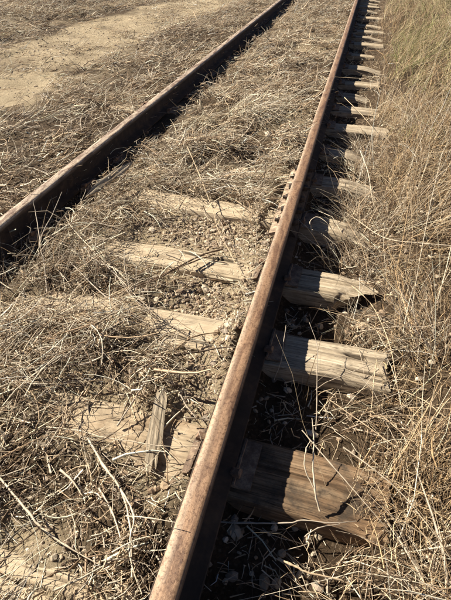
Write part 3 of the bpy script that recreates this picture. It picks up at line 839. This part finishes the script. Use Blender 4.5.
# ------------------------------------------------------------------ prominent single stalks and twigs
def tube(paths, r, col, rough=.12):
    """one mesh from a main stem and its side branches; smooth curve through the points"""
    V = []; F = []; cs = []
    K = 6
    for bi, P in enumerate(paths):
        P = np.array(P, float); m = len(P)
        Q = []
        for i in range(m - 1):
            p0, p1, p2, p3 = P[max(i - 1, 0)], P[i], P[i + 1], P[min(i + 2, m - 1)]
            for t in np.linspace(0, 1, 6, endpoint=False):
                Q.append(.5 * ((2 * p1) + (p2 - p0) * t + (2 * p0 - 5 * p1 + 4 * p2 - p3) * t * t + (3 * p1 - p0 - 3 * p2 + p3) * t ** 3))
        Q.append(P[-1]); Q = np.array(Q)
        Q[1:-1] += rng.normal(0, rough * r * 1.2, (len(Q) - 2, 3))
        n = len(Q); s0 = len(V)
        for i in range(n):
            d = Q[min(i + 1, n - 1)] - Q[max(i - 1, 0)]; d /= np.linalg.norm(d) + 1e-9
            ref = np.array([0, 0, 1.]) if abs(d[2]) < .9 else np.array([1., 0, 0])
            a1 = np.cross(d, ref); a1 /= np.linalg.norm(a1); a2 = np.cross(d, a1)
            rr = r * (.75 if bi else 1) * (1 - .6 * i / (n - 1)) * (1 + rough * rng.normal()) * (1.35 if i % 6 == 0 and 0 < i < n - 1 else 1)
            for k in range(K):
                t = 2 * pi * k / K
                V.append(Q[i] + (a1 * cos(t) + a2 * sin(t)) * rr)
                cs.append((*np.clip(np.array(col) * (1 + .12 * rng.normal()), 0, 1), 1))
        for i in range(n - 1):
            for k in range(K):
                a, b = s0 + i * K + k, s0 + i * K + (k + 1) % K
                F.append((a, b, b + K, a + K))
    return mesh_np('dry_stalk', V, F, M['stem'], {'col': ('FLOAT_COLOR', cs)}, True)

PALE, TAN, GREY, DARK = (.62, .53, .40), (.50, .39, .26), (.40, .34, .27), (.17, .115, .075)
STALKS = [
 ([[(-1.311, 1.543, .02), (-1.425, 1.722, .06), (-1.507, 1.84, .11), (-1.518, 2.008, .17), (-1.522, 2.152, .24)], [(-1.507, 1.84, .11), (-1.63, 2.016, .15), (-1.681, 2.09, .2)]],
  .0036, GREY, 'forked grey stalk standing against the black side of the left rail'),
 ([[(-.855, 1.629, .02), (-1.015, 1.756, .04), (-1.126, 1.817, .055), (-1.344, 1.965, .08), (-1.43, 2.031, .1), (-1.488, 2.079, .13)]],
  .0042, PALE, 'pale stalk leaning out of the litter towards the shadow of the left rail'),
 ([[(-1.443, 1.323, .05), (-1.324, 1.429, .05), (-1.211, 1.607, .06), (-1.105, 1.779, .065), (-.983, 2.049, .06)]],
  .0034, TAN, 'long gently curved twig crossing the litter from the left edge'),
 ([[(-1.368, 1.389, .03), (-1.299, 1.323, .045), (-1.221, 1.275, .05), (-1.16, 1.284, .02)]], .0036, PALE, 'short pale curved stalk near the left edge below the long curved twig'),
 ([[(-1.587, 1.541, .05), (-1.465, 1.488, .05), (-1.43, 1.529, .02)]], .0036, PALE, 'short pale stalk at the left edge just under the left rail shadow'),
 ([[(-1.137, 3.24, .14), (-.919, 2.849, .1), (-.722, 2.473, .06), (-.642, 2.295, .04), (-.511, 2.084, .03), (-.362, 1.815, .02)]],
  .0030, TAN, 'long thin stalk running down across the gravel to the near rail'),
 ([[(-.566, 2.122, .03), (-.659, 1.995, .05), (-.755, 1.822, .06), (-.864, 1.664, .06), (-.997, 1.535, .04)], [(-.755, 1.822, .06), (-.80, 1.70, .075), (-.9, 1.62, .08)]],
  .0052, DARK, 'thick dark brown twig lying below the pale tie slab'),
 ([[(-.6, 2.077, .02), (-.696, 1.932, .04), (-.804, 1.775, .04), (-.936, 1.579, .03)]], .0040, DARK, 'thinner dark twig lying along the thick dark one'),
 ([[(-1.264, 1.914, .04), (-.996, 1.697, .06), (-.755, 1.517, .05), (-.531, 1.421, .02)], [(-.996, 1.697, .06), (-.86, 1.55, .085), (-.72, 1.46, .07)]],
  .0036, GREY, 'grey stalk slanting down through the litter towards the near rail'),
 ([[(-1.303, 1.769, .05), (-.991, 1.542, .06), (-.78, 1.457, .04), (-.6, 1.301, .02)]], .0036, GREY, 'grey stalk just below the slanting one, ending by bare soil'),
 ([[(-.932, .617, .05), (-.753, .526, .05), (-.711, .505, .045), (-.6, .471, .04), (-.488, .455, .02)]], .0042, PALE, 'pale knotted stalk slanting across the bottom left corner'),
 ([[(-.705, .813, .05), (-.599, .723, .06), (-.51, .66, .06), (-.439, .566, .06), (-.379, .439, .05)], [(-.51, .66, .06), (-.436, .592, .07), (-.41, .496, .07), (-.339, .41, .04)]],
  .0046, PALE, 'thick pale branching stalk at bottom left, left of the near rail'),
 ([[(-.592, .663, .03), (-.514, .597, .04), (-.449, .523, .05), (-.408, .458, .03)]], .0034, PALE, 'pale stalk lying alongside the thick branching one'),
 ([[(-.876, .823, .04), (-.745, .832, .05), (-.657, .826, .055), (-.537, .833, .06), (-.445, .841, .06), (-.326, .879, .05)]], .0026, PALE, 'long pale stalk lying crosswise over the narrow board to the near rail'),
 ([[(-.642, .903, .02), (-.618, .992, .05), (-.589, 1.1, .09)]], .0036, GREY, 'grey stalk rising beside the narrow board with a dark shadow'),
 ([[(-.431, .55, .15), (-.356, .548, .18), (-.271, .549, .195)]], .0022, PALE, 'short pale stalk reaching over the head of the near rail'),
 ([[(.103, .774, .015), (.078, .813, .06), (.06, .884, .1), (.052, .938, .14), (.035, .992, .18)], [(.078, .813, .06), (.037, .856, .1), (.032, .901, .13), (.042, .928, .15)]],
  .0036, PALE, 'forked pale stalk standing on the wide brown tie'),
 ([[(.009, .944, .17), (.11, .874, .13), (.185, .825, .1), (.27, .772, .06), (.357, .729, 0)]], .0022, PALE, 'long straight pale stalk slanting over the wide brown tie'),
 ([[(-.208, .68, -.03), (-.102, .694, -.01), (.013, .714, .01), (.059, .73, .02), (.135, .736, .03), (.213, .767, .02)], [(.068, .685, .01), (.102, .714, .025), (.165, .741, .03)]],
  .0030, GREY, 'crooked twig lying along the near edge of the wide brown tie'),
 ([[(0, .62, -.03), (.037, .611, -.02), (.094, .6, -.02), (.183, .608, -.03), (.249, .6, -.05)]], .0042, TAN, 'thick tan stalk at the bottom edge right of the near rail'),
 ([[(-.133, 1.307, -.03), (-.117, 1.359, .04), (-.12, 1.427, .09), (-.123, 1.487, .12)]], .0022, GREY, 'thin stalk standing in the rail shadow before the split tie'),
 ([[(.062, 1.12, -.05), (.049, 1.222, 0), (.032, 1.316, .06), (.016, 1.421, .1), (-.031, 1.508, .14)]], .0024, GREY, 'thin stalk crossing the split tie at the edge of the rail shadow'),
 ([[(.145, .935, .14), (.239, .896, .12), (.329, .855, .09), (.408, .792, .06), (.493, .724, .02)]], .0022, PALE, 'long pale stalk slanting right from above the wide brown tie to the frame edge'),
 ([[(.091, 1.149, .1), (.217, 1.071, .1), (.346, .996, .1), (.5, .953, .08)]], .0020, TAN, 'tan stalk slanting over the gap between the brown tie and the split tie'),
 ([[(-.207, 2.523, .05), (-.154, 2.416, .07), (-.103, 2.365, .08)]], .0028, PALE, 'short white stalk in the rail shadow beside the rail joint'),
 ([[(-.108, 2.376, .06), (-.128, 2.416, .1), (-.094, 2.448, .12), (-.033, 2.411, .11), (.041, 2.399, .03)]], .0026, PALE, 'white arched blade looping out of the rail shadow near the joint'),
 ([[(-.211, 5.532, .02), (-.082, 5.043, .06), (.079, 4.539, .08), (.203, 4.256, .05)]], .0040, TAN, 'tan stalk lying slantwise across the bright tie ends at upper right'),
 ([[(.101, 3.324, .2), (.17, 3.082, .15), (.213, 2.881, .08), (.254, 2.801, 0)]], .0030, PALE, 'pale upright stalk leaning at the grass edge past the joint'),
 ([[(.608, 2.216, .18), (.444, 2.218, .17), (.281, 2.293, .13), (.151, 2.525, .08), (.062, 2.74, .02)]], .0022, PALE, 'long arched stalk reaching from the right edge into the rail shadow'),
 ([[(.14, 1.944, .04), (.228, 1.74, .1), (.288, 1.479, .14), (.319, 1.314, .12), (.355, 1.26, .02)]], .0022, TAN, 'bent stalk arching from the pointed tie over the split tie end'),
 ([[(.268, 1.479, .02), (.253, 1.335, .05), (.253, 1.216, 0), (.246, 1.122, -.05)]], .0024, TAN, 'stalk leaning on the end of the split tie'),
 ([[(.647, 2.633, .2), (.445, 2.373, .2), (.323, 2.319, .17)]], .0020, PALE, 'straight pale stalk slanting out of the verge at the right edge'),
 ([[(-.746, .689, .03), (-.69, .666, .03), (-.638, .632, .02)]], .0046, PALE, 'short thick pale stub lying in the chaff at lower left'),
]
for paths, r, col, lab in STALKS:
    tag(link('dry_stalk', tube(paths, r, col)), lab, 'stalk')

# ------------------------------------------------------------------ grass tufts one can tell apart
def tuft(x, y, n, rad, L, lab, az=None, el=.6, pal=PAL, wts=None, spread=.9, rr=(.0010, .0022), bend=-.7):
    q = rad * np.sqrt(rng.uniform(0, 1, n)); a = rng.uniform(0, 2 * pi, n)
    bx, by = x + q * np.cos(a), y + q * np.sin(a)
    B = on_ground(bx, by, -.008); B[:, 0] -= x; B[:, 1] -= y; z = float(H(x, y)); B[:, 2] -= z
    az_ = (rng.uniform(0, 2 * pi, n) if az is None else az + rng.normal(0, spread, n))
    V, F, c = stalks(B, az_, np.clip(rng.normal(el, .3, n), .05, 1.5), rng.gamma(6, L / 6, n), rng.uniform(*rr, n), rng.normal(bend, .4, n), rng.normal(0, .5, n), pick(n, pal, wts), 4, .05, .2)
    me = mesh_np('grass_tuft', V, F, M['straw'], {'col': ('FLOAT_COLOR', c)}, True)
    tag(link('grass_tuft', me, None, (x, y, z)), lab, 'grass tuft', 'tufts of dead grass')
BR = [4, 2, 0, 5, 1, 0, 0, 3]
tuft(-.98, 4.45, 330, .17, .40, 'bright flattened straw tuft fanning out between the rails, middle of the track', -.75, .42, wts=[2, 0, 0, 8, 0, 0, 0, 4], rr=(.0017, .0036), spread=.55, bend=-.6)
tuft(-1.28, 4.1, 160, .12, .30, 'pale straw tuft leaning downhill beside the bright fanned one, nearer the left rail', -1.6, .4, wts=[2, 0, 0, 8, 0, 0, 0, 4], rr=(.0016, .0034), spread=.5)
tuft(-.66, 4.75, 90, .12, .26, 'straw tuft behind the bright fanned one, close to the near rail', -.6, .4, wts=BR, rr=(.0012, .0026))
tuft(-1.45, 5.0, 90, .12, .24, 'pale tuft leaning out of the left rail shadow, upper middle', .2, .5, wts=BR, rr=(.0012, .0026))
tuft(-1.45, 1.72, 110, .14, .20, 'grey tangled tuft beside the left rail shadow at the left edge', .3, .7, wts=[1, 1, 2, 3, 4, 1, 2, 3])
tuft(-1.25, 1.30, 80, .12, .17, 'grey tuft at the left edge below the long curved twig', .6, .6, wts=[1, 1, 2, 3, 4, 1, 2, 3])
tuft(-1.40, 6.7, 90, .12, .26, 'straw tuft against the left rail far up the track', .3, .6, wts=BR, rr=(.0013, .003))
tuft(-3.0, 4.7, 150, .22, .24, 'pale straw tuft on the left edge of the frame between path and rail', .2, .3, wts=BR, rr=(.0013, .003))
tuft(-3.2, 6.3, 120, .2, .22, 'bright straw tuft bordering the sandy path', .0, .45, wts=BR, rr=(.0013, .003))
tuft(-2.35, 4.6, 130, .18, .22, 'matted tuft close outside the left rail, beside the dark hollow', .4, .35, wts=BR, rr=(.0012, .0026))
tuft(.15, 3.45, 110, .09, .22, 'tuft growing between the buried ties past the joint', 1.8, .8, rr=(.0010, .0022))
tuft(.14, 2.72, 110, .09, .22, 'tuft drooping over the sunken tie end by the white arched blade', -2.6, .8, rr=(.0010, .0022), wts=BR)
tuft(.50, 1.65, 150, .12, .28, 'tall tan tuft right of the split tie at the right edge', 2.2, .8, rr=(.0010, .0022))
tuft(.52, .60, 150, .12, .22, 'tan tuft at the bottom right corner beside the brown tie', 2.4, .6, rr=(.0010, .0022))
tuft(.55, 4.4, 120, .12, .3, 'brown tuft overhanging the bright tie ends at right', 2.0, .8, rr=(.0008, .002))
tuft(.62, 7.2, 120, .14, .3, 'greenish tuft beside the far tie ends at upper right', 1.0, .9, pal=GREEN, rr=(.0012, .0026))

V, F, c = rocks(1, np.zeros((1, 3)), np.array([.045]), I2)
clod = mesh_np('clod', V, F, M['iron'], None, True)
tag(link('clod', clod, None, (-1.93, 4.35, .05)), 'small dark lump beside the outer edge of the left rail', 'clod')
